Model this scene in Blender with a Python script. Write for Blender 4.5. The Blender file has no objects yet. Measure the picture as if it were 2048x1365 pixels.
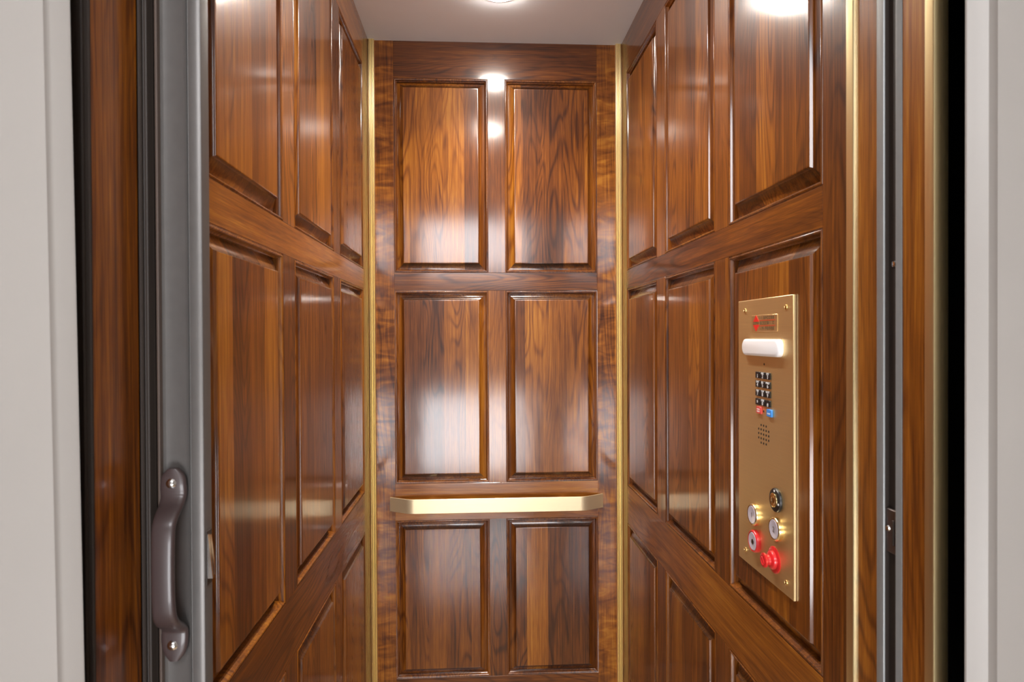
import bpy, bmesh, math, random
from mathutils import Matrix, Vector
random.seed(7)
S = bpy.context.scene
COL = S.collection

# ------------------------------------------------------------------ camera
CAMZ = 1.40
F_PX = 1295.14
cam = bpy.data.cameras.new('camera')
cam.sensor_fit = 'HORIZONTAL'; cam.sensor_width = 36.0
cam.lens = 36.0 * F_PX / 2048.0
cam.clip_start = 0.02
cam.dof.use_dof = True; cam.dof.focus_distance = 2.0; cam.dof.aperture_fstop = 9.0
camo = bpy.data.objects.new('camera', cam); COL.objects.link(camo)
R_ = Vector((0.99848428, -0.05486201, -0.00439379))
F_ = Vector((0.05482751, 0.99846675, -0.00762256))
U_ = Vector((0.00480524, 0.00737011, 0.99996129))
camo.matrix_world = Matrix(((R_.x, U_.x, -F_.x, 0), (R_.y, U_.y, -F_.y, 0), (R_.z, U_.z, -F_.z, CAMZ), (0, 0, 0, 1)))
S.camera = camo

# ------------------------------------------------------------------ world, exposure
W = bpy.data.worlds.new('daylight'); S.world = W; W.use_nodes = True
bg = W.node_tree.nodes['Background']
bg.inputs[0].default_value = (0.97, 0.97, 1.0, 1); bg.inputs[1].default_value = 13.0
S.view_settings.view_transform = 'Standard'; S.view_settings.look = 'None'
S.view_settings.gamma = 1.0; S.view_settings.use_curve_mapping = False
S.view_settings.exposure = 0.45
LAMP = 95.0          # cab downlight lens strength
BEAM = 5.0           # cab downlight beam, watts each
HALL_FILL = 4.0           # lens strength of the unseen hall lamps added to light the casings

# ------------------------------------------------------------------ key dimensions (metres)
XL, XR, D = -0.3886, 0.5414, 2.3888
XC = (XL + XR) / 2
CEIL = 2.48
ROWS = [(1.634, 2.345), (0.859, 1.568), (0.141, 0.724)]
YF = 0.64            # hall side face of the landing wall
YB = 0.684           # shaft side face of the landing wall

# ------------------------------------------------------------------ material helpers
class NT:
    def __init__(s, name):
        s.m = bpy.data.materials.new(name); s.m.use_nodes = True
        s.t = s.m.node_tree; s.b = s.t.nodes['Principled BSDF']
    def n(s, kind, **kw):
        x = s.t.nodes.new(kind)
        for k, v in kw.items(): setattr(x, k, v)
        return x
    def l(s, a, b): s.t.links.new(a, b)
    def math(s, op, a, b=None, c=None):
        x = s.n('ShaderNodeMath', operation=op)
        for i, v in enumerate((a, b, c)):
            if v is None: continue
            if isinstance(v, (int, float)): x.inputs[i].default_value = v
            else: s.l(v, x.inputs[i])
        return x.outputs[0]
    def noise(s, vec, scale, detail=2, rough=.5, dist=0.0):
        mp = s.n('ShaderNodeVectorMath', operation='MULTIPLY'); mp.inputs[1].default_value = scale; s.l(vec, mp.inputs[0])
        x = s.n('ShaderNodeTexNoise'); x.inputs['Scale'].default_value = 1.0
        x.inputs['Detail'].default_value = detail; x.inputs['Roughness'].default_value = rough; x.inputs['Distortion'].default_value = dist
        s.l(mp.outputs[0], x.inputs['Vector']); return x.outputs['Fac']
    def ramp(s, fac, stops):
        x = s.n('ShaderNodeValToRGB'); e = x.color_ramp.elements
        while len(e) < len(stops): e.new(.5)
        for i, (p, c) in enumerate(stops): e[i].position = p; e[i].color = (*c, 1)
        s.l(fac, x.inputs[0]); return x.outputs[0]

def wood(name, stave=0.0, figured=False, light=1.0, coat=1.0):
    k = NT(name); b = k.b
    tc = k.n('ShaderNodeTexCoord'); oi = k.n('ShaderNodeObjectInfo')
    sep = k.n('ShaderNodeSeparateXYZ'); k.l(tc.outputs['Object'], sep.inputs[0])
    r = oi.outputs['Random']
    if stave:
        wob = k.noise(tc.outputs['Object'], (3, 3, 3), 1)
        xs = k.math('ADD', k.math('DIVIDE', sep.outputs[0], stave), k.math('MULTIPLY', r, 7.31))
        w1 = k.n('ShaderNodeTexWhiteNoise', noise_dimensions='1D')
        st = k.math('ADD', k.math('FLOOR', xs), k.math('MULTIPLY', r, 91.7)); k.l(st, w1.inputs['W'])
        sv = w1.outputs['Value']
    else:
        sv = r
    off = k.n('ShaderNodeCombineXYZ')
    k.l(k.math('MULTIPLY', sv, 17.3), off.inputs[0]); k.l(k.math('MULTIPLY', r, 31.0), off.inputs[1])
    k.l(k.math('ADD', k.math('MULTIPLY', sv, 43.0), k.math('MULTIPLY', r, 9.0)), off.inputs[2])
    P = k.n('ShaderNodeVectorMath', operation='ADD'); k.l(tc.outputs['Object'], P.inputs[0]); k.l(off.outputs[0], P.inputs[1]); P = P.outputs[0]
    fig = k.noise(P, (9, 9, 1.3), 1.2, .45, .2)
    ring = k.math('SINE', k.math('MULTIPLY', fig, 135.0))
    ring = k.math('POWER', k.math('MULTIPLY_ADD', ring, .5, .5), 3.8)
    fmask = k.noise(P, (5, 5, 1.0), 0)                      # cathedral figure only here and there
    fm = k.n('ShaderNodeMapRange'); fm.inputs[1].default_value = .38; fm.inputs[2].default_value = .62; k.l(fmask, fm.inputs[0])
    ring = k.math('MULTIPLY', ring, fm.outputs[0])
    streak = k.noise(P, (60, 60, 1.3), 3, .55)
    fibre = k.noise(P, (520, 520, 14), 2, .6)
    blotch = k.noise(P, (7, 7, 2.2), 3, .6)
    v = k.math('MULTIPLY_ADD', streak, .42, .25)
    fine = k.noise(P, (190, 190, 3.2), 2, .55)
    v = k.math('ADD', v, k.math('MULTIPLY_ADD', fine, .42, -.21))
    v = k.math('ADD', v, k.math('MULTIPLY_ADD', fibre, .46, -.23))
    v = k.math('ADD', v, k.math('MULTIPLY_ADD', blotch, .46, -.23))
    v = k.math('ADD', v, k.math('MULTIPLY_ADD', sv, .30, -.15))
    v = k.math('SUBTRACT', v, k.math('MULTIPLY', ring, .20))
    if figured:
        curl = k.noise(P, (9, 9, 30), 2, .5, 1.2)
        v = k.math('ADD', v, k.math('MULTIPLY_ADD', curl, .85, -.50))
    c = k.ramp(v, [(0.0, (.021*light, .0046*light, .0011)), (.20, (.055*light, .0133*light, .0018)), (.40, (.132*light, .0360*light, .0036)),
                   (.60, (.258*light, .0815*light, .0072)), (.80, (.42*light, .168*light, .018))])
    if stave:  # darker up/down bevels: stained end grain, plus bevel shade put into the colour
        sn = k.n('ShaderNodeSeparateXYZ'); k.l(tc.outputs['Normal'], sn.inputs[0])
        bevel_dark = k.n('ShaderNodeMapRange'); bevel_dark.inputs[1].default_value = .25; bevel_dark.inputs[2].default_value = .50; bevel_dark.inputs[3].default_value = 1.0; bevel_dark.inputs[4].default_value = .36
        k.l(k.math('ABSOLUTE', sn.outputs[2]), bevel_dark.inputs[0])
        mu = k.n('ShaderNodeVectorMath', operation='SCALE'); k.l(c, mu.inputs[0]); k.l(bevel_dark.outputs[0], mu.inputs['Scale']); c = mu.outputs[0]
    k.l(c, b.inputs['Base Color'])
    b.inputs['Roughness'].default_value = .42
    b.inputs['Specular IOR Level'].default_value = .22
    b.inputs['Coat Weight'].default_value = coat; b.inputs['Coat IOR'].default_value = 1.52
    cr = k.n('ShaderNodeMapRange'); cr.inputs[3].default_value = .10; cr.inputs[4].default_value = .18; k.l(blotch, cr.inputs[0])
    k.l(cr.outputs[0], b.inputs['Coat Roughness'])
    wav = k.noise(P, (16, 16, 7), 1)
    bp = k.n('ShaderNodeBump'); bp.inputs['Strength'].default_value = .03; bp.inputs['Distance'].default_value = .01; k.l(wav, bp.inputs['Height'])
    k.l(bp.outputs[0], b.inputs['Coat Normal'])
    bf = k.n('ShaderNodeBump'); bf.inputs['Strength'].default_value = .15; bf.inputs['Distance'].default_value = .0006; k.l(fibre, bf.inputs['Height'])
    k.l(bf.outputs[0], b.inputs['Normal'])
    return k.m

def metal(name, col, rough, brush=None, rvar=.08, spec=1.0):
    k = NT(name); b = k.b
    tc = k.n('ShaderNodeTexCoord')
    b.inputs['Metallic'].default_value = spec
    sc = brush or (60, 60, 60)
    nz = k.noise(tc.outputs['Object'], sc, 3, .6)
    mr = k.n('ShaderNodeMapRange'); mr.inputs[3].default_value = max(.02, rough-rvar); mr.inputs[4].default_value = rough+rvar; k.l(nz, mr.inputs[0])
    k.l(mr.outputs[0], b.inputs['Roughness'])
    c = k.ramp(nz, [(.2, tuple(x*.9 for x in col)), (.8, col)])
    k.l(c, b.inputs['Base Color'])
    if brush:
        bp = k.n('ShaderNodeBump'); bp.inputs['Strength'].default_value = .12; bp.inputs['Distance'].default_value = .0004
        k.l(nz, bp.inputs['Height']); k.l(bp.outputs[0], b.inputs['Normal'])
    return k.m

def plain(name, col, rough=.5, var=.05, scale=8, coat=0.0):
    k = NT(name); b = k.b
    tc = k.n('ShaderNodeTexCoord'); nz = k.noise(tc.outputs['Object'], (scale,)*3, 3)
    c = k.ramp(nz, [(.3, tuple(x*(1-var) for x in col)), (.7, tuple(min(1, x*(1+var)) for x in col))])
    k.l(c, b.inputs['Base Color']); b.inputs['Roughness'].default_value = rough
    b.inputs['Coat Weight'].default_value = coat; b.inputs['Coat Roughness'].default_value = .08
    return k.m

def emit(name, col, strength, base=(.9, .9, .9)):
    k = NT(name); b = k.b
    tc = k.n('ShaderNodeTexCoord'); nz = k.noise(tc.outputs['Object'], (40,)*3, 1)
    c = k.ramp(nz, [(.3, tuple(x*.98 for x in col)), (.7, col)])
    k.l(c, b.inputs['Emission Color']); b.inputs['Base Color'].default_value = (*base, 1)
    b.inputs['Emission Strength'].default_value = strength; return k.m

M = {
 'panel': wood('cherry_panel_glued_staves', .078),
 'frame': wood('cherry_frame'),
 'figured': wood('cherry_figured_stile', 0, True),
 'return': wood('cherry_return_satin', 0, False, 1.5, .25),
 'brass': metal('satin_brass', (.98, .83, .47), .38, (900, 900, 6)),
 'rail_brass': metal('pale_brushed_brass', (.86, .70, .45), .42, (6, 900, 900), .08, .75),
 'plate_brass': metal('brushed_brass_plate', (.95, .75, .40), .46, (8, 900, 900)),
 'polished_brass': metal('polished_brass', (1.0, .82, .45), .22),
 'gunmetal': metal('bronze_anodised_aluminium', (.16, .152, .145), .44, None, .04, .45),
 'alu': metal('grey_aluminium', (.30, .31, .31), .48, None, .04, .5),
 'darkbronze': plain('dark_bronze_paint', (.030, .021, .016), .62),
 'bead': plain('brown_edge_bead', (.075, .050, .038), .65),
 'handle': plain('brown_plastic', (.048, .032, .031), .38, coat=.2),
 'chrome': metal('chrome', (.85, .86, .88), .14),
 'steel': metal('dull_steel', (.20, .17, .16), .42),
 'black': plain('black_plastic', (.010, .010, .011), .35),
 'hole': plain('dark_hole', (.004, .004, .004), .8),
 'white': plain('white_paint', (.72, .69, .66), .55, .02, 5),
 'casing': plain('grey_white_casing_paint', (.335, .312, .288), .45, .02, 5),
 'ceilpaint': plain('white_ceiling_panel', (.86, .89, .93), .45, .01, 5),
 'red': plain('red_plastic', (.62, .018, .022), .30, coat=.5),
 'redkey': plain('red_key', (.62, .07, .06), .35),
 'bluekey': plain('blue_key', (.05, .26, .72), .35),
 'logored': plain('red_enamel', (.70, .025, .02), .35),
 'ink': plain('dark_ink', (.10, .065, .03), .5),
 'inkwhite': plain('white_ink', (.85, .85, .85), .5),
 'nameplate': metal('engraved_name_plate', (.92, .70, .38), .44),
 'lens': plain('frosted_white_lens', (.93, .93, .95), .30, .01, coat=.3),
 'button': plain('pale_lilac_button_cap', (.56, .53, .62), .22, .05, 60, coat=1.0),
 'shaft': plain('shade_black_shaft_wall', (.02, .02, .022), .85),  # near-black colour paints in the shade of the unlit shaft
 'floorwood': plain('pale_polished_stone', (.46, .34, .22), .14, .10, 6, coat=.5),
 'lamp': emit('downlight_lens', (1.0, .92, .83), LAMP),
 'hall_fill': emit('hall_fill_lens', (1.0, .95, .88), HALL_FILL),
}
def glass():
    k = NT('window_glass'); t = k.t
    fr = k.n('ShaderNodeFresnel'); fr.inputs[0].default_value = 1.45
    tr = k.n('ShaderNodeBsdfTransparent'); gl = k.n('ShaderNodeBsdfGlossy'); gl.inputs['Roughness'].default_value = .02
    mx = k.n('ShaderNodeMixShader'); k.l(fr.outputs[0], mx.inputs[0]); k.l(tr.outputs[0], mx.inputs[1]); k.l(gl.outputs[0], mx.inputs[2])
    k.l(mx.outputs[0], t.nodes['Material Output'].inputs[0]); return k.m
M['glass'] = glass()

# ------------------------------------------------------------------ object helpers
def tag(o, label=None, cat=None, group=None, kind=None):
    if label: o['label'] = label
    if cat: o['category'] = cat
    if group: o['group'] = group
    if kind: o['kind'] = kind
    return o

def link(name, me, mat, parent=None, mw=None, smooth=False, auto=None):
    o = bpy.data.objects.new(name, me); COL.objects.link(o)
    if mat and not me.materials: me.materials.append(M[mat])
    if mw is not None: o.matrix_world = mw
    if parent is not None:
        o.parent = parent
    if smooth:
        for p in me.polygons: p.use_smooth = True
    return o

def mesh_from(bm, name, sharp=None):
    bmesh.ops.recalc_face_normals(bm, faces=bm.faces)
    me = bpy.data.meshes.new(name)
    if sharp is not None:
        for e in bm.edges:
            if len(e.link_faces) == 2 and e.calc_face_angle(0) > math.radians(sharp): e.smooth = False
        for f in bm.faces: f.smooth = True
    bm.to_mesh(me); bm.free(); return me

def box_bm(x0, x1, y0, y1, z0, z1, bevel=0.0, seg=1):
    bm = bmesh.new()
    bmesh.ops.create_cube(bm, size=1, matrix=Matrix.Translation(((x0+x1)/2, (y0+y1)/2, (z0+z1)/2)) @ Matrix.Diagonal((abs(x1-x0), abs(y1-y0), abs(z1-z0), 1)))
    if bevel: bmesh.ops.bevel(bm, geom=bm.edges[:], offset=bevel, segments=seg, affect='EDGES', profile=.5)
    return bm

def box(name, x0, x1, y0, y1, z0, z1, mat, parent=None, bevel=0.0, seg=1, centre=False):
    if centre:
        c = Vector(((x0+x1)/2, (y0+y1)/2, (z0+z1)/2))
        bm = box_bm(x0-c.x, x1-c.x, y0-c.y, y1-c.y, z0-c.z, z1-c.z, bevel, seg)
        return link(name, mesh_from(bm, name, 40 if seg > 1 else None), mat, parent, Matrix.Translation(c))
    return link(name, mesh_from(box_bm(x0, x1, y0, y1, z0, z1, bevel, seg), name, 40 if seg > 1 else None), mat, parent)

def extrude_profile(name, pts, z0, z1, mat, parent=None, sharp=35):
    """closed plan-view outline (x, y) pulled up from z0 to z1"""
    bm = bmesh.new()
    lo = [bm.verts.new((x, y, z0)) for x, y in pts]; hi = [bm.verts.new((x, y, z1)) for x, y in pts]
    n = len(pts)
    for i in range(n): bm.faces.new((lo[i], lo[(i+1) % n], hi[(i+1) % n], hi[i]))
    bm.faces.new(lo); bm.faces.new(hi)
    return link(name, mesh_from(bm, name, sharp), mat, parent)

def lathe_bm(prof, seg=32, bm=None, c=(0, 0)):
    """profile of (radius, height) turned about local Z"""
    bm = bm or bmesh.new(); rings = []
    for r, h in prof:
        if r < 1e-6: rings.append([bm.verts.new((c[0], c[1], h))])
        else: rings.append([bm.verts.new((c[0]+r*math.cos(2*math.pi*i/seg), c[1]+r*math.sin(2*math.pi*i/seg), h)) for i in range(seg)])
    for a, b in zip(rings, rings[1:]):
        if len(a) == 1 and len(b) == 1: continue
        for i in range(seg):
            j = (i+1) % seg
            if len(a) == 1: bm.faces.new((a[0], b[i], b[j]))
            elif len(b) == 1: bm.faces.new((a[i], a[j], b[0]))
            else: bm.faces.new((a[i], a[j], b[j], b[i]))
    return bm

def frame_loft(u0, u1, z0, z1, loops, cap=True, grid=None):
    """nested rectangles (offset inwards, height n); local x = across, y = normal, z = up, centred"""
    bm = bmesh.new(); cu, cz = (u0+u1)/2, (z0+z1)/2; a, b = (u1-u0)/2, (z1-z0)/2
    R = []
    for o, n in loops:
        R.append([bm.verts.new(v) for v in ((-a+o, n, -b+o), (a-o, n, -b+o), (a-o, n, b-o), (-a+o, n, b-o))])
    for p, q in zip(R, R[1:]):
        for i in range(4):
            j = (i+1) % 4; bm.faces.new((p[i], p[j], q[j], q[i]))
    if cap: bm.faces.new(R[-1])
    return bm

def wall_matrix(side, u, z, grain='v'):
    """local Z = grain direction, local Y = out of the wall into the cab"""
    up = Vector((0, 0, 1))
    if side == 'L': n, al, p = Vector((1, 0, 0)), Vector((0, 1, 0)), Vector((XL, u, z))
    elif side == 'R': n, al, p = Vector((-1, 0, 0)), Vector((0, 1, 0)), Vector((XR, u, z))
    else: n, al, p = Vector((0, -1, 0)), Vector((1, 0, 0)), Vector((u, D, z))
    g = up if grain == 'v' else al
    x = n.cross(g)
    return Matrix(((x.x, n.x, g.x, p.x), (x.y, n.y, g.y, p.y), (x.z, n.z, g.z, p.z), (0, 0, 0, 1)))

def board(name, side, u0, u1, z0, z1, grain, mat, parent, n=0.0, th=.022):
    w, h = (u1-u0), (z1-z0)
    if grain == 'h': w, h = h, w
    bm = box_bm(-w/2, w/2, n-th, n, -h/2, h/2, .0007)
    return link(name, mesh_from(bm, name), mat, parent, wall_matrix(side, (u0+u1)/2, (z0+z1)/2, grain))

MOULD = [(-.0003, -.012), (-.0003, -.0014), (.0012, -.0022), (.0020, -.0021), (.0027, -.0006), (.0038, .0004), (.0052, .0004), (.0064, -.0008), (.0070, -.0022),
         (.0078, -.0050), (.0090, -.0078), (.0106, -.0094), (.0114, -.0100), (.0114, -.026)]
def opening(side, u0, u1, z0, z1, parent, off):
    bm = frame_loft(u0, u1, z0, z1, MOULD, cap=False)
    link('moulding', mesh_from(bm, 'moulding', 50), 'frame', parent, wall_matrix(side, (u0+u1)/2, (z0+z1)/2))
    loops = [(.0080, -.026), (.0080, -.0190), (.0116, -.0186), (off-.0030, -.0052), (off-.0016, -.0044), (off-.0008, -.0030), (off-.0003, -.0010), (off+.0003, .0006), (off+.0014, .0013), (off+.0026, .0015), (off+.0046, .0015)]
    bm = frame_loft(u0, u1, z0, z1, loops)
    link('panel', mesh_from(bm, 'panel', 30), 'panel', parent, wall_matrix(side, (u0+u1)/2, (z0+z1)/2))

# ================================================================== THE SETTING
# ---- cab back wall
wb = tag(box('wall_back', XL-.04, XR+.04, D+.022, D+.045, 0, CEIL, 'darkbronze'), 'cherry panelled back wall of the lift cab with six raised panels', 'wall', kind='structure')
BC = [(-.299, .045), (.108, .450)]
board('stile', 'B', XL, BC[0][0], 0, CEIL, 'v', 'figured', wb)
board('stile', 'B', BC[1][1], XR, 0, CEIL, 'v', 'figured', wb)
RAILS = [(0, ROWS[2][0]), (ROWS[2][1], ROWS[1][0]), (ROWS[1][1], ROWS[0][0]), (ROWS[0][1], CEIL)]
for z0, z1 in RAILS: board('rail', 'B', BC[0][0], BC[1][1], z0, z1, 'h', 'frame', wb)
for z0, z1 in ROWS:
    board('stile', 'B', BC[0][1], BC[1][0], z0, z1, 'v', 'frame', wb)
    for u0, u1 in BC: opening('B', u0, u1, z0, z1, wb, .0335)
# ---- cab side walls
def side_wall(side, name, cols, near, label):
    s = -1 if side == 'L' else 1; X = XL if side == 'L' else XR
    w = tag(box(name, X+s*.022, X+s*.045, near, D+.02, 0, CEIL, 'darkbronze'), label, 'wall', kind='structure')
    board('stile', side, near, cols[0][0], 0, CEIL, 'v', 'frame', w)
    board('stile', side, cols[-1][1], D, 0, CEIL, 'v', 'frame', w)
    for z0, z1 in RAILS: board('rail', side, cols[0][0], cols[-1][1], z0, z1, 'h', 'frame', w)
    for z0, z1 in ROWS:
        for (a, b), (c, d) in zip(cols, cols[1:]): board('stile', side, b, c, z0, z1, 'v', 'frame', w)
        for u0, u1 in cols: opening(side, u0, u1, z0, z1, w, .038)
    return w
wl = side_wall('L', 'wall_left', [(.955, 1.332), (1.414, 1.798), (1.881, 2.262)], .836, 'cherry panelled left cab wall with nine raised panels beside the folded gate')
wr = side_wall('R', 'wall_right', [(.986, 1.365), (1.444, 1.834), (1.917, 2.304)], .915, 'cherry panelled right cab wall that carries the brass control panel')
# cab front returns
board('return_board', 'R', .845, .897, 0, CEIL, 'v', 'frame', wr)
board('return_board', 'R', .752, .796, 0, CEIL, 'v', 'frame', wr)
bm = box_bm(-.047, .047, -.05, 0, -CEIL/2, CEIL/2, .0012)
link('return_board', mesh_from(bm, 'return_board'), 'return', wl, Matrix.Translation((-.0154, 0, 0)) @ wall_matrix('L', .753, CEIL/2))
# cab ceiling and floor
ce = tag(box('ceiling', XL-.04, XR+.04, .70, D+.04, CEIL, CEIL+.03, 'ceilpaint'), 'plain white ceiling panel of the lift cab with recessed downlights', 'ceiling', kind='structure')
fl = tag(box('floor', XL-.03, XR+.03, .70, D+.02, -.04, 0, 'floorwood'), 'pale polished stone floor of the lift cab', 'floor', kind='structure')
hd = tag(box('trim_1', XL-.05, XR+.05, .70, .85, 2.13, CEIL, 'frame'), 'cherry header above the cab opening', 'trim', kind='structure')

# ---- fluted brass corner trims (trim_2, trim_3)
def corner_trim(name, x0, sgn, label):
    w, n = .0225, 5; pts = [(x0, D), (x0, D-.0085)]
    for i in range(n):
        a = i*w/n; b = (i+1)*w/n
        d = .0085 + (.0025 if i in (1, 3) else 0)
        for t in (0.08, .3, .5, .7, .92):
            pts.append((x0+sgn*(a+(b-a)*t), D-d-.0022*math.sin(math.pi*t)))
    pts += [(x0+sgn*w, D-.007), (x0+sgn*w, D)]
    return tag(extrude_profile(name, pts, 0, CEIL, 'brass', sharp=50), label, 'trim', kind='structure')
corner_trim('trim_2', XL, 1, 'fluted brass strip in the left back corner of the cab')
corner_trim('trim_3', XR, -1, 'fluted brass strip in the right back corner of the cab')
# ---- brass strip inside the right return, and brass cap on the cab front edge
def xr(n): return XR-n
tag(extrude_profile('trim_4', [(XR, .9155), (xr(.003), .9155), (xr(.0045), .9135), (xr(.0045), .8985), (xr(.0040), .8972), (xr(.0026), .8962), (XR, .8962)], 0, CEIL, 'brass'),
    'narrow flat brass strip between control panel wall and gate channel', 'trim', kind='structure')
pts = [(XR, .752), (xr(.002), .752), (xr(.002), .7385), (xr(.0012), .7372), (xr(-.001), .7366)]
for i in range(1, 9):
    t = i/8*math.pi/2; pts.append((XR+.002+.0175*math.sin(t), .7366+.0055*(1-math.cos(t))))
pts += [(XR+.0195, .752)]
tag(extrude_profile('trim_5', pts, 0, CEIL, 'brass'), 'rounded brass edge of the cab front beside the dark shaft gap', 'trim', kind='structure')
# ---- dark metal edge on the left cab front
XP = XL-.0154
pts = [(XP+.0005, .706), (XP+.0005, .7035), (XP-.0005, .7025), (XP-.004, .7025), (XP-.0045, .7005), (XP-.0062, .7000), (XP-.0070, .7015), (XP-.0075, .7035), (XP-.020, .7035), (XP-.020, .706)]
tag(extrude_profile('trim_6', pts, 0, CEIL, 'darkbronze'), 'dark bronze edge strip on the cab front beside the left door jamb', 'trim', kind='structure')

# ---- landing: door casings and hall
def prism_jamb(name, pts_lo, pts_hi, z0, z1, mat):
    bm = bmesh.new(); n = len(pts_lo)
    lo = [bm.verts.new((x, y, z0)) for x, y in pts_lo]; hi = [bm.verts.new((x, y, z1)) for x, y in pts_hi]
    for i in range(n): bm.faces.new((lo[i], lo[(i+1) % n], hi[(i+1) % n], hi[i]))
    bm.faces.new(lo); bm.faces.new(hi)
    return link(name, mesh_from(bm, name, 30), mat)
def left_pts(dx):
    e = -.3835+dx
    return [(-.60, YB), (e-.024, YB), (e-.016, YF+.030), (e-.003, YF+.018), (e, YF+.0150), (e-.0012, YF+.0130), (e-.0130, YF+.0060), (e-.0150, YF+.0035), (e-.0160, YF), (-.60, YF)]
hz = 2.13
# edge leans slightly, as in the photograph
tag(prism_jamb('trim_7', left_pts(.0105), left_pts(-.0145), 0, hz, 'casing'), 'grey white painted door casing at the left side of the landing', 'trim', kind='structure')
e = .5185
pts = [(.75, YB), (e+.030, YB), (e+.022, YF+.034), (e+.003, YF+.0225), (e, YF+.0210), (e+.0004, YF+.0190), (e+.0030, YF+.0172), (e+.0050, YF+.0160), (e+.0136, YF+.0095), (e+.0160, YF+.0085), (e+.0180, YF+.0040), (e+.0186, YF), (.75, YF)]
tag(prism_jamb('trim_8', pts, pts, 0, hz, 'casing'), 'beige white painted door casing at the right side of the landing', 'trim', kind='structure')
HX0, HX1, HY, HH = -1.5, 1.7, -.95, 2.85
tag(box('wall_landing_left', HX0, -.60, YF, YB, 0, HH, 'white'), 'white hall wall left of the lift opening', 'wall', kind='structure')
tag(box('wall_landing_right', .75, HX1, YF, YB, 0, HH, 'white'), 'white hall wall right of the lift opening', 'wall', kind='structure')
tag(box('wall_landing_top', -.60, .75, YF, YB, hz, HH, 'white'), 'white hall wall above the lift opening', 'wall', kind='structure')
tag(box('wall_hall_left', HX0-.05, HX0, HY, YF, 0, HH, 'white'), 'white left end wall of the hall', 'wall', kind='structure')
tag(box('wall_hall_right', HX1, HX1+.05, HY, YF, 0, HH, 'white'), 'white right end wall of the hall', 'wall', kind='structure')
tag(box('floor_hall', HX0, HX1, HY-.05, YB+.012, -.04, 0, 'floorwood'), 'pale polished stone floor of the hall', 'floor', kind='structure')
tag(box('ceiling_hall', HX0, HX1, HY-.05, YB, HH, HH+.04, 'white'), 'white ceiling of the hall', 'ceiling', kind='structure')
# hall rear wall with a tall window
WX0, WX1, WZ0, WZ1 = -.56, .46, .16, 2.72
WM0, WM1 = .92, 1.95
bmx = bmesh.new()
def addbox(bm, x0, x1, y0, y1, z0, z1):
    bmesh.ops.create_cube(bm, size=1, matrix=Matrix.Translation(((x0+x1)/2, (y0+y1)/2, (z0+z1)/2)) @ Matrix.Diagonal((x1-x0, y1-y0, z1-z0, 1)))
for q in ((HX0, WX0, 0, HH), (WX1, HX1, 0, HH), (WX0, WX1, 0, WZ0), (WX0, WX1, WZ1, HH), (WX0, WX1, WM0, WM1)):
    addbox(bmx, q[0], q[1], HY-.05, HY, q[2], q[3])
tag(link('wall_hall_rear', mesh_from(bmx, 'wall_hall_rear'), 'white'), 'white hall wall opposite the lift with windows', 'wall', kind='structure')
def window(name, z0, z1, label):
    bm = bmesh.new(); t = .035
    for q in ((WX0, WX0+t, z0, z1), (WX1-t, WX1, z0, z1), (WX0+t, WX1-t, z0, z0+t), (WX0+t, WX1-t, z1-t, z1)): addbox(bm, q[0], q[1], HY-.045, HY+.01, q[2], q[3])
    o = tag(link(name, mesh_from(bm, name), 'white'), label, 'window', kind='structure')
    box('pane', WX0+t, WX1-t, HY-.025, HY-.021, z0+t, z1-t, 'glass', o)
window('window_1', WM1, WZ1, 'high white framed window in the hall opposite the lift')
window('window_2', WZ0, WM0, 'low white framed window in the hall opposite the lift')
for z0, z1 in ((WM1, WZ1), (WZ0, WM0)):
    la = bpy.data.lights.new('daylight_portal', 'AREA'); la.shape = 'RECTANGLE'; la.size = WX1-WX0; la.size_y = z1-z0; la.cycles.is_portal = True
    lo = bpy.data.objects.new('daylight_portal', la); COL.objects.link(lo)
    lo.matrix_world = Matrix.Translation(((WX0+WX1)/2, HY-.06, (z0+z1)/2)) @ Matrix.Rotation(math.radians(90), 4, 'X')
# ---- dark shaft round the cab
bms = bmesh.new()
for q in ((-.85, -.83, YB, 2.75, -.04, HH), (1.0, 1.02, YB, 2.75, -.04, HH), (-.85, 1.02, 2.75, 2.77, -.04, HH), (-.85, 1.02, YB, 2.77, HH, HH+.02), (-.85, 1.02, YB+.012, 2.77, -.10, -.05)):
    addbox(bms, *q)
tag(link('wall_shaft', mesh_from(bms, 'wall_shaft'), 'shaft'), 'lift shaft coloured black for the shade in the narrow gap beside the cab', 'wall', kind='structure')

# ================================================================== THINGS
def empty(name, mw, label, cat, group=None):
    o = bpy.data.objects.new(name, None); COL.objects.link(o); o.matrix_world = mw; o.empty_display_size = .05
    return tag(o, label, cat, group)

# ---- recessed downlights
def downlight(x, y, z, lens, label, r=.056, group='recessed downlights in the cab ceiling', beam=0):
    t = empty('ceiling_light', Matrix.Translation((x, y, z)), label, 'light', group)
    link('trim_ring', mesh_from(lathe_bm([(r, .004), (r+.001, -.001), (r+.004, -.0035), (r+.014, -.003), (r+.018, -.0005), (r+.018, .001)], 48), 'trim_ring', 40), 'ceilpaint', t)
    link('lens', mesh_from(lathe_bm([(r, .0035), (r*.99, -.006), (r*.95, -.0095), (r*.85, -.0120), (r*.55, -.0138), (0, -.0145)], 48), 'lens', 60), lens, t)
    if beam:
        la = bpy.data.lights.new('downlight_beam', 'AREA'); la.shape = 'DISK'; la.size = r*1.7; la.energy = beam; la.color = (1.0, .92, .83); la.spread = math.radians(115)
        lo = bpy.data.objects.new('downlight_beam', la); COL.objects.link(lo); lo.matrix_world = Matrix.Translation((0, 0, -.0155)); lo.parent = t
    return t
downlight(XC, 2.026, CEIL, 'lamp', 'round recessed downlight in cab ceiling, nearest the back wall', beam=BEAM)
downlight(XC, 1.40, CEIL, 'lamp', 'round recessed downlight in cab ceiling, nearer the doorway', beam=BEAM)
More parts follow.
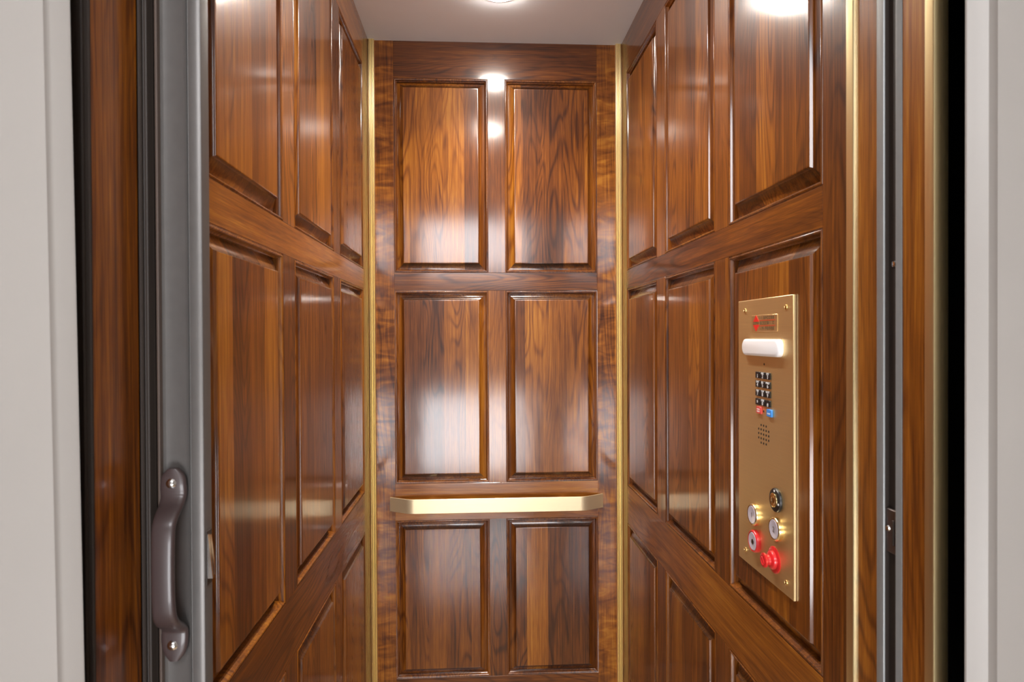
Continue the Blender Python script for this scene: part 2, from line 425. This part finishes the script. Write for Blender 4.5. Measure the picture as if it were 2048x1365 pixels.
downlight(XC-.75, -.15, HH, 'hall_fill', 'added unseen hall fill lamp left of the lift opening', .09, 'added hall fill lamps')  # unseen pair of hall lamps, added to light the door casings
downlight(XC+.75, -.15, HH, 'hall_fill', 'added unseen hall fill lamp right of the lift opening', .09, 'added hall fill lamps')

# ---- handrail: flat brass bar with ends bent back to the wall
def handrail():
    zt, zb = CAMZ-.588, CAMZ-.640; x0, x1 = -.317, .467; so = .044; th = .005
    t = empty('handrail', Matrix.Translation(((x0+x1)/2, D, zb)), 'flat pale brass handrail bar across the back wall', 'handrail')
    inv = Matrix.Translation((-(x0+x1)/2, -D, -zb))
    path = [(x0, D-.0015)]
    def arc(cx, cy, r, a0, a1, n=7):
        return [(cx+r*math.cos(math.radians(a0+(a1-a0)*i/n)), cy+r*math.sin(math.radians(a0+(a1-a0)*i/n))) for i in range(n+1)]
    ang = 31; r = .065; y = D-so
    # left bend: incoming direction (cos, -sin) turning to +x
    dx = r*math.tan(math.radians(ang/2))
    bx = x0+so/math.tan(math.radians(ang))
    path += arc(bx+dx, y+r, r, 270-ang, 270)
    bx2 = x1-so/math.tan(math.radians(ang))
    path += arc(bx2-dx, y+r, r, 270, 270+ang)
    path += [(x1, D-.0015)]
    bm = bmesh.new(); prof = [(-th/2, zb+.001), (-th/2, zt-.001), (-th/2+.001, zt), (th/2-.001, zt), (th/2, zt-.001), (th/2, zb+.001), (th/2-.001, zb), (-th/2+.001, zb)]
    rows = []
    for i, (px, py) in enumerate(path):
        a = path[max(0, i-1)]; b = path[min(len(path)-1, i+1)]
        d = Vector((b[0]-a[0], b[1]-a[1])).normalized(); nx, ny = d.y, -d.x
        rows.append([bm.verts.new((px+nx*o, py+ny*o, z)) for o, z in prof])
    for p, q in zip(rows, rows[1:]):
        for i in range(8): bm.faces.new((p[i], p[(i+1) % 8], q[(i+1) % 8], q[i]))
    bm.faces.new(rows[0]); bm.faces.new(rows[-1])
    bm.transform(inv)
    link('bar', mesh_from(bm, 'bar', 35), 'rail_brass', t)
    for bx in (-.165, .315):
        bm = box_bm(bx-.012, bx+.012, D-so+.002, D+.0, zb+.014, zt-.014, .001); bm.transform(inv)
        link('bracket', mesh_from(bm, 'bracket'), 'brass', t)
handrail()

# ---- strike channel for the gate on the right
def channel():
    t = empty('gate_strike_channel', Matrix.Translation((XR, .82, 0)), 'grey aluminium channel with dark recess for the gate on the right return', 'channel')
    inv = Matrix.Translation((-XR, -.82, 0))
    def ex(name, pts, mat, z0=0, z1=CEIL):
        return extrude_profile(name, [(x-XR, y-.82) for x, y in pts], z0, z1, mat, t)
    ex('flange', [(XR, .845), (xr(.0025), .845), (xr(.0032), .843), (xr(.0032), .834), (xr(.0022), .8312), (xr(.0010), .8305), (XR, .8305)], 'alu')
    ex('flange', [(XR, .8055), (xr(.0025), .8055), (xr(.0036), .804), (xr(.0036), .8025), (xr(.0026), .801), (xr(.0018), .7975), (xr(.001), .796), (XR, .796)], 'alu')
    ex('channel_back', [(XR+.012, .845), (XR, .845), (XR, .8305), (XR+.0055, .8305), (XR+.0055, .8055), (XR, .8055), (XR, .796), (XR+.012, .796)], 'darkbronze')
    rot = Matrix(((0, 0, -1, 0), (0, 1, 0, 0), (1, 0, 0, 0), (0, 0, 0, 1)))
    for z in (CAMZ+.092, CAMZ-.95):
        bm = lathe_bm([(0, .0012), (.0012, .0010), (.0012, .0022), (.0035, .0018), (.0042, 0)], 16)
        s = link('screw', mesh_from(bm, 'screw', 40), 'chrome', t, Matrix.Translation((.0055, .0000, z)) @ rot)
    bm = box_bm(.0006, .0055, -.0140, .0100, CAMZ-.2875, CAMZ-.230, .0008)
    p = link('strike_plate', mesh_from(bm, 'strike_plate'), 'steel', t)
    p['label'] = 'worn dull steel strike plate'
    bm = box_bm(-.0006, .0010, -.0075, -.0035, CAMZ-.276, CAMZ-.243, .0006); link('slot_bar', mesh_from(bm, 'slot_bar'), 'darkbronze', p)
    bm = lathe_bm([(0, .0020), (.0030, .0018), (.0040, 0)], 16); link('screw', mesh_from(bm, 'screw', 40), 'chrome', p, Matrix.Translation((.0006, .0050, CAMZ-.256)) @ rot)
channel()

# ---- folding gate parked at the left: lead post with handle and latch
def gate():
    ox, oy = -.357, .812
    t = empty('folding_gate', Matrix.Translation((ox, oy, 0)), 'grey bronze lead post of the folded cab gate with brown pull handle', 'gate')
    def ex(name, pts, mat, z0=.01, z1=2.12): return extrude_profile(name, [(x-ox, y-oy) for x, y in pts], z0, z1, mat, t, 30)
    ex('edge_bead', [(-.3850, .8238), (-.3850, .8030), (-.3840, .8014), (-.3826, .8008), (-.3812, .8014), (-.3806, .8040), (-.3806, .8238)], 'bead')
    P = [(-.3805, .8240), (-.3805, .8075), (-.3794, .8096)]
    # cove
    for i in range(11):
        q = i/10; P.append((-.3780+.0285*q, .8108-.0068*q**1.7))
    P += [(-.3485, .8030), (-.3478, .8024), (-.3474, .8030), (-.3470, .8052), (-.3458, .8052), (-.3452, .8026), (-.3440, .8018), (-.3360, .8010), (-.3325, .8012), (-.3306, .8022), (-.3298, .8040), (-.3298, .8230), (-.3310, .8240)]
    ex('lead_post', P, 'gunmetal')
    # pocket jamb with ribs, dark bronze
    J = [(-.4035, .812), (-.4035, .8000), (-.4022, .7985), (-.4000, .7985), (-.3988, .8000), (-.3985, .8030), (-.3972, .8035), (-.3962, .8010), (-.3945, .8004), (-.3930, .8010), (-.3922, .8030), (-.3915, .8100), (-.3905, .812)]
    ex('pocket_jamb', J, 'darkbronze', 0, 2.13)
    for i in range(3):
        y0 = .8262+.0026*0; x0 = -.4030+.0065*i
        bm = box_bm(x0-ox, x0+.004-ox, .8135-oy, .8345-oy, .02, 2.11, .0005); link('folded_panel', mesh_from(bm, 'folded_panel'), 'darkbronze', t)
    # pull handle: band that leaves the post, runs free and returns
    zc = CAMZ
    path = [(.0000, zc-.1570), (.0000, zc-.1660), (.0000, zc-.1800), (.0008, zc-.1900), (-.0060, zc-.2000), (-.0170, zc-.2090), (-.0245, zc-.2180), (-.0270, zc-.2300), (-.0280, zc-.2550), (-.0282, zc-.2750),
            (-.0280, zc-.2950), (-.0268, zc-.3150), (-.0240, zc-.3270), (-.0165, zc-.3370), (-.0055, zc-.3450), (.0004, zc-.3520), (.0, zc-.3640), (.0, zc-.3780), (.0, zc-.3880)]
    hw = [.0060, .0135, .0155, .0150, .0142, .0136, .0132, .0130, .0128, .0127, .0128, .0130, .0133, .0138, .0145, .0155, .0158, .0130, .0060]
    hx = -.364-ox; hy = .8020-oy
    # smooth the path with Catmull-Rom
    def cr(a, b, c, d, u): return .5*((2*b)+(-a+c)*u+(2*a-5*b+4*c-d)*u*u+(-a+3*b-3*c+d)*u**3)
    pp = []
    n = len(path)
    for i in range(n-1):
        for q in range(3):
            u = q/3; i0, i1, i2, i3 = max(0, i-1), i, i+1, min(n-1, i+2)
            pp.append((cr(path[i0][0], path[i1][0], path[i2][0], path[i3][0], u), cr(path[i0][1], path[i1][1], path[i2][1], path[i3][1], u), cr(hw[i0], hw[i1], hw[i2], hw[i3], u)))
    pp.append((*path[-1], hw[-1]))
    bm = bmesh.new(); rows = []
    for i, (dy, z, w) in enumerate(pp):
        a = pp[max(0, i-1)]; b = pp[min(len(pp)-1, i+1)]
        tg = Vector((b[0]-a[0], b[1]-a[1])).normalized(); nrm = Vector((tg.y, -tg.x))   # points to -y (viewer)
        ring = []; T = .0052
        for j in range(16):
            an = 2*math.pi*j/16; ca, sa = math.cos(an), math.sin(an)
            ex_ = math.copysign(abs(ca)**.6, ca)*w; ez = math.copysign(abs(sa)**.7, sa)*T
            ring.append(bm.verts.new((hx+ex_, hy-.004+dy+nrm.x*ez, z+nrm.y*ez)))
        rows.append(ring)
    for p, q in zip(rows, rows[1:]):
        for j in range(16): bm.faces.new((p[j], p[(j+1) % 16], q[(j+1) % 16], q[j]))
    bm.faces.new(rows[0]); bm.faces.new(rows[-1])
    h = link('handle', mesh_from(bm, 'handle', 60), 'handle', t); h['label'] = 'brown plastic pull handle'
    face = Matrix(((1, 0, 0, 0), (0, 0, -1, 0), (0, 1, 0, 0), (0, 0, 0, 1)))
    for z in (zc-.1745, zc-.3690):
        bm = lathe_bm([(0, .0034), (.0026, .0032), (.0050, .0020), (.0064, 0)], 20)
        link('screw', mesh_from(bm, 'screw', 50), 'chrome', h, Matrix.Translation((hx-.001, hy-.0090, z)) @ face)
    # latch on the leading edge
    bm = box_bm(-.3300-ox, -.3283-ox, .8045-oy, .8195-oy, zc-.303, zc-.236, .0006)
    l = link('latch_plate', mesh_from(bm, 'latch_plate'), 'darkbronze', t)
    for k, (y0, y1, za, zb_) in enumerate(((.8060, .8105, -.294, -.2405), (.8118, .8165, -.2915, -.2425))):
        bm = bmesh.new()
        v = [bm.verts.new(c) for c in ((-.3285-ox, y0-oy, zc+za), (-.3285-ox, y1-oy, zc+za), (-.3285-ox, y1-oy, zc+zb_), (-.3285-ox, y0-oy, zc+zb_),
                                       (-.3225-ox, y0-oy, zc+za), (-.3225-ox, y1-oy, zc+za), (-.3275-ox, y1-oy, zc+zb_), (-.3275-ox, y0-oy, zc+zb_))]
        for q in ((0, 1, 2, 3), (4, 5, 6, 7), (0, 1, 5, 4), (1, 2, 6, 5), (2, 3, 7, 6), (3, 0, 4, 7)): bm.faces.new([v[i] for i in q])
        link('latch_bolt', mesh_from(bm, 'latch_bolt'), 'chrome', l)
gate()

# ---- brass control panel
def control_panel():
    yc, zb = 1.1825, CAMZ-.4530
    PN = .0015
    mw = Matrix(((0, 0, -1, XR-PN), (-1, 0, 0, yc), (0, 1, 0, zb), (0, 0, 0, 1)))
    t = empty('control_panel', mw, 'tall brushed brass control panel with keypad and red stop knob on right wall', 'control panel')
    # t's local axes: x = towards the doorway, y = up, z = out of the wall
    W2, H, TH = .1150, .5215, .0045
    def part(name, bm, mat, par=t, sharp=40): return link(name, mesh_from(bm, name, sharp), mat, par)
    def loc(y, zrel, n=0.0):               # apparent wall-plane position -> local, corrected for standing n proud
        k = 1+n/(XR-PN-n)
        return (yc-y/k, CAMZ+zrel/k-zb)
    def text(name, s, size, x, y, z, mat, par=t, sx=1.0):
        cu = bpy.data.curves.new('lettering', 'FONT'); cu.body = s; cu.size = size; cu.align_x = 'CENTER'; cu.align_y = 'CENTER'; cu.extrude = .00012
        o = bpy.data.objects.new('lettering', cu); COL.objects.link(o)
        dg = bpy.context.evaluated_depsgraph_get(); me = bpy.data.meshes.new_from_object(o.evaluated_get(dg))
        bpy.data.objects.remove(o); bpy.data.curves.remove(cu)
        me.transform(Matrix.Translation((x, y, z)) @ Matrix.Diagonal((sx, 1, 1, 1)))
        return link(name, me, mat, par)
    part('face_plate', box_bm(-W2, W2, 0, H, 0, TH, .0008), 'plate_brass')
    for y, z in ((1.2745, .0490), (1.1025, .0485), (1.2745, -.4325), (1.1030, -.4340)):
        x, v = loc(y, z, TH)
        bm = lathe_bm([(.0046, TH), (.0044, TH+.0014), (.0030, TH+.0024), (.0016, TH+.0026), (.0012, TH+.0012), (0, TH+.0012)], 20, c=(x, v))
        s = part('screw', bm, 'polished_brass')
        part('socket', lathe_bm([(.0014, TH+.0013), (0, TH+.0014)], 8, c=(x, v)), 'hole', s)
    # name plate: red diamond, rules and three lines of lettering
    x0, y1 = loc(1.2415, .0377, TH); x1, y0 = loc(1.1343, .0074, TH)
    npl = part('name_plate', box_bm(x0, x1, y0-.001, y1, TH, TH+.0009, .0003), 'nameplate')
    z = TH+.0009; cx = x0+.0195; cy = (y0+y1)/2
    for s in (1, -1):
        bm = bmesh.new(); a = .0155; g = .0030
        v = [bm.verts.new(c) for c in ((cx-a+g, cy+s*g, z), (cx+a-g, cy+s*g, z), (cx, cy+s*a, z), (cx-a+g, cy+s*g, z+.0005), (cx+a-g, cy+s*g, z+.0005), (cx, cy+s*a, z+.0005))]
        bm.faces.new(v[:3]); bm.faces.new(v[3:])
        for i in range(3): bm.faces.new((v[i], v[(i+1) % 3], v[3+(i+1) % 3], v[3+i]))
        part('red_triangle', bm, 'logored', npl)
        part('red_rule', box_bm(cx+.010, x1-.008, cy+s*.0050-.0004, cy+s*.0050+.0004, z, z+.0004), 'logored', npl)
    rr = random.Random(3)
    def scribble(xa, xb, yy, h, n):        # lettering too small to read in the photograph: letter-like strokes
        bm = bmesh.new(); st = (xb-xa)/n
        for i in range(n):
            a = xa+i*st; w = st*.62; kind = rr.randrange(4); e_ = h*.2
            segs = [(a, a+e_, yy-h/2, yy+h/2)]
            if kind != 0: segs.append((a+e_, a+w, yy+h/2-e_, yy+h/2))
            if kind in (1, 3): segs.append((a+e_, a+w, yy-h/2, yy-h/2+e_))
            if kind in (2, 3): segs.append((a+w-e_, a+w, yy-h/2+e_, yy+h/2-e_))
            for q in segs: addbox(bm, q[0], q[1], q[2], q[3], z, z+.0004)
        part('lettering', bm, 'ink', npl)
    scribble(cx-.013, cx+.013, cy, .0042, 4)
    for yy in (cy+.0098, cy, cy-.0098): scribble(cx+.017, x1-.010, yy, .0050, 8)
    # emergency light
    lx, ly = loc(1.182, -.0235); lw, lh = .0790, .0160
    def stadium(prof, seg=10):
        bm = bmesh.new(); rows = []
        for inset, h in prof:
            r = lh-inset; ring = []; rc = min(r, .0125)
            for sx_, sy_, a0 in ((1, 1, 0), (-1, 1, 90), (-1, -1, 180), (1, -1, 270)):
                for i in range(seg+1):
                    a = math.radians(a0+90*i/seg)
                    ring.append(bm.verts.new((lx+sx_*(lw-inset-rc)+rc*math.cos(a), ly+sy_*(r-rc)+rc*math.sin(a), h)))
            rows.append(ring)
        m = len(rows[0])
        for p, q in zip(rows, rows[1:]):
            for i in range(m): bm.faces.new((p[i], p[(i+1) % m], q[(i+1) % m], q[i]))
        bm.faces.new(rows[-1]); bm.faces.new(rows[0]); return bm
    el = part('light_lens', stadium([(0, TH), (0, TH+.005), (.0008, TH+.0075), (.0026, TH+.0092), (.005, TH+.010)]), 'lens'); el['label'] = 'white frosted emergency light'
    def hole(name, x, y, r, par=t):
        bm = lathe_bm([(r, TH+.00025), (r*.85, TH+.0003), (0, TH+.0003)], 12, c=(x, y)); return part(name, bm, 'hole', par)
    hole('microphone_hole', *loc(1.189, -.0551, TH), .0022)
    # keypad
    kx = [loc(y, 0, TH)[0] for y in (1.2138, 1.1920, 1.1703)]; ky0 = loc(0, -.0766, TH)[1]; dy = .0169
    names = [('1', ''), ('2', 'ABC'), ('3', 'DEF'), ('4', 'GHI'), ('5', 'JKL'), ('6', 'MNO'), ('7', 'PRS'), ('8', 'TUV'), ('9', 'WXY'), ('*', ''), ('0', 'OPER'), ('#', '')]
    for i, (dg_, le) in enumerate(names):
        x = kx[i % 3]; y = ky0-(i//3)*dy
        kk = part('key', box_bm(x-.0092, x+.0092, y-.0062, y+.0062, TH, TH+.0022, .0006), 'black')
        text('digit', dg_, .0098 if dg_ != '*' else .013, x, y-.0020, TH+.0023, 'inkwhite', kk)
        if le: text('letters', le, .0056, x, y+.0040, TH+.0023, 'inkwhite', kk, 1.15 if len(le) < 4 else .9)
    for nm, (y, zz), mat in (('hang_up_key', (1.2130, -.1440), 'redkey'), ('call_key', (1.1685, -.1448), 'bluekey')):
        x, v = loc(y, zz, TH+.003)
        kk = part(nm, box_bm(x-.0098, x+.0098, v-.0068, v+.0068, TH, TH+.0040, .0010), mat); kk['label'] = 'red key' if 'hang' in nm else 'blue key'
        z = TH+.0040
        bm = bmesh.new()
        for yy in ((.0018, -.0022) if 'hang' in nm else (-.001,)):
            for i in range(3): addbox(bm, x-.0055+i*.0042, x-.0030+i*.0042, v+yy-.0012, v+yy+.0012, z, z+.0002)
        part('legend', bm, 'inkwhite', kk)
    hole('indicator_hole', *loc(1.1914, -.1442, TH), .0024)
    sx, sy = loc(1.1915, -.1880, TH)
    for r_, cols in enumerate(((-1, 0, 1), (-2, -1, 0, 1, 2), (-2, -1, 0, 1, 2), (-2, -1, 0, 1, 2), (-1, 0, 1))):
        for c in cols: hole('speaker_hole', sx+c*.0105, sy+(2-r_)*.0083, .0023)
    # key switch
    x, v = loc(1.1469, -.3005, TH+.004)
    ks = part('key_switch', lathe_bm([(.0215, TH), (.0215, TH+.003), (.0200, TH+.0048), (.0135, TH+.0056), (.0132, TH+.0040), (0, TH+.004)], 36, c=(x, v)), 'black')
    part('lock_barrel', lathe_bm([(.0130, TH+.004), (.0128, TH+.0072), (.0105, TH+.0086), (.0070, TH+.0080), (.0050, TH+.0092), (0, TH+.0092)], 32, c=(x, v)), 'polished_brass', ks)
    part('key_slot', box_bm(x-.0008, x+.0008, v-.0038, v+.0038, TH+.0088, TH+.0094), 'hole', ks)
    for dx, dy_ in ((.001, .0168), (.0160, -.0040)): part('position_mark', box_bm(x+dx-.0020, x+dx+.0020, v+dy_-.0016, v+dy_+.0016, TH+.0046, TH+.0056), 'inkwhite', ks)
    # floor buttons 1 and 2, alarm button
    def button(nm, y, zz, ring, txt):
        x, v = loc(y, zz, TH+.007)
        b_ = part(nm, lathe_bm([(.0212, TH), (.0212, TH+.0055), (.0204, TH+.0078), (.0188, TH+.0088), (.0176, TH+.0082), (.0174, TH+.005)], 40, c=(x, v)), ring)
        part('button_cap', lathe_bm([(.0173, TH+.005), (.0172, TH+.0078), (.0160, TH+.0088), (.0120, TH+.0084), (.0060, TH+.0078), (0, TH+.0076)], 40, c=(x, v)), 'button', b_)
        if txt: text('digit', txt, .014, x, v-.001, TH+.0086, 'ink', b_)
        else:
            part('bell_mark', lathe_bm([(.0052, TH+.0081), (.0040, TH+.0090), (0, TH+.0092)], 12, c=(x, v-.001)), 'steel', b_)
        return b_
    button('floor_button', 1.2430, -.3535, 'polished_brass', '1')
    button('floor_button', 1.1490, -.3540, 'polished_brass', '2')
    button('alarm_button', 1.2400, -.4047, 'red', None)['label'] = 'alarm button with red ring'
    # stop knob
    x, v = loc(1.1480, -.4098, TH)
    sk = part('stop_knob', lathe_bm([(.0235, TH), (.0240, TH+.0012), (.0225, TH+.0024), (.0165, TH+.0028), (.0163, TH+.0070), (.0145, TH+.0090), (.0092, TH+.0102), (.0086, TH+.0150), (.0112, TH+.0162),
                                      (.0130, TH+.0176), (.0130, TH+.0208), (.0112, TH+.0220), (.0084, TH+.0220), (.0082, TH+.0204), (0, TH+.0204)], 40, c=(x, v)), 'red')
    sk['label'] = 'red pull knob stop switch'
    bm = box_bm(-.0016, .0016, -.0076, .0076, TH+.0203, TH+.0224, .0004)
    bm.transform(Matrix.Translation((x, v, 0)) @ Matrix.Rotation(math.radians(40), 4, 'Z')); part('knob_bar', bm, 'red', sk)
control_panel()
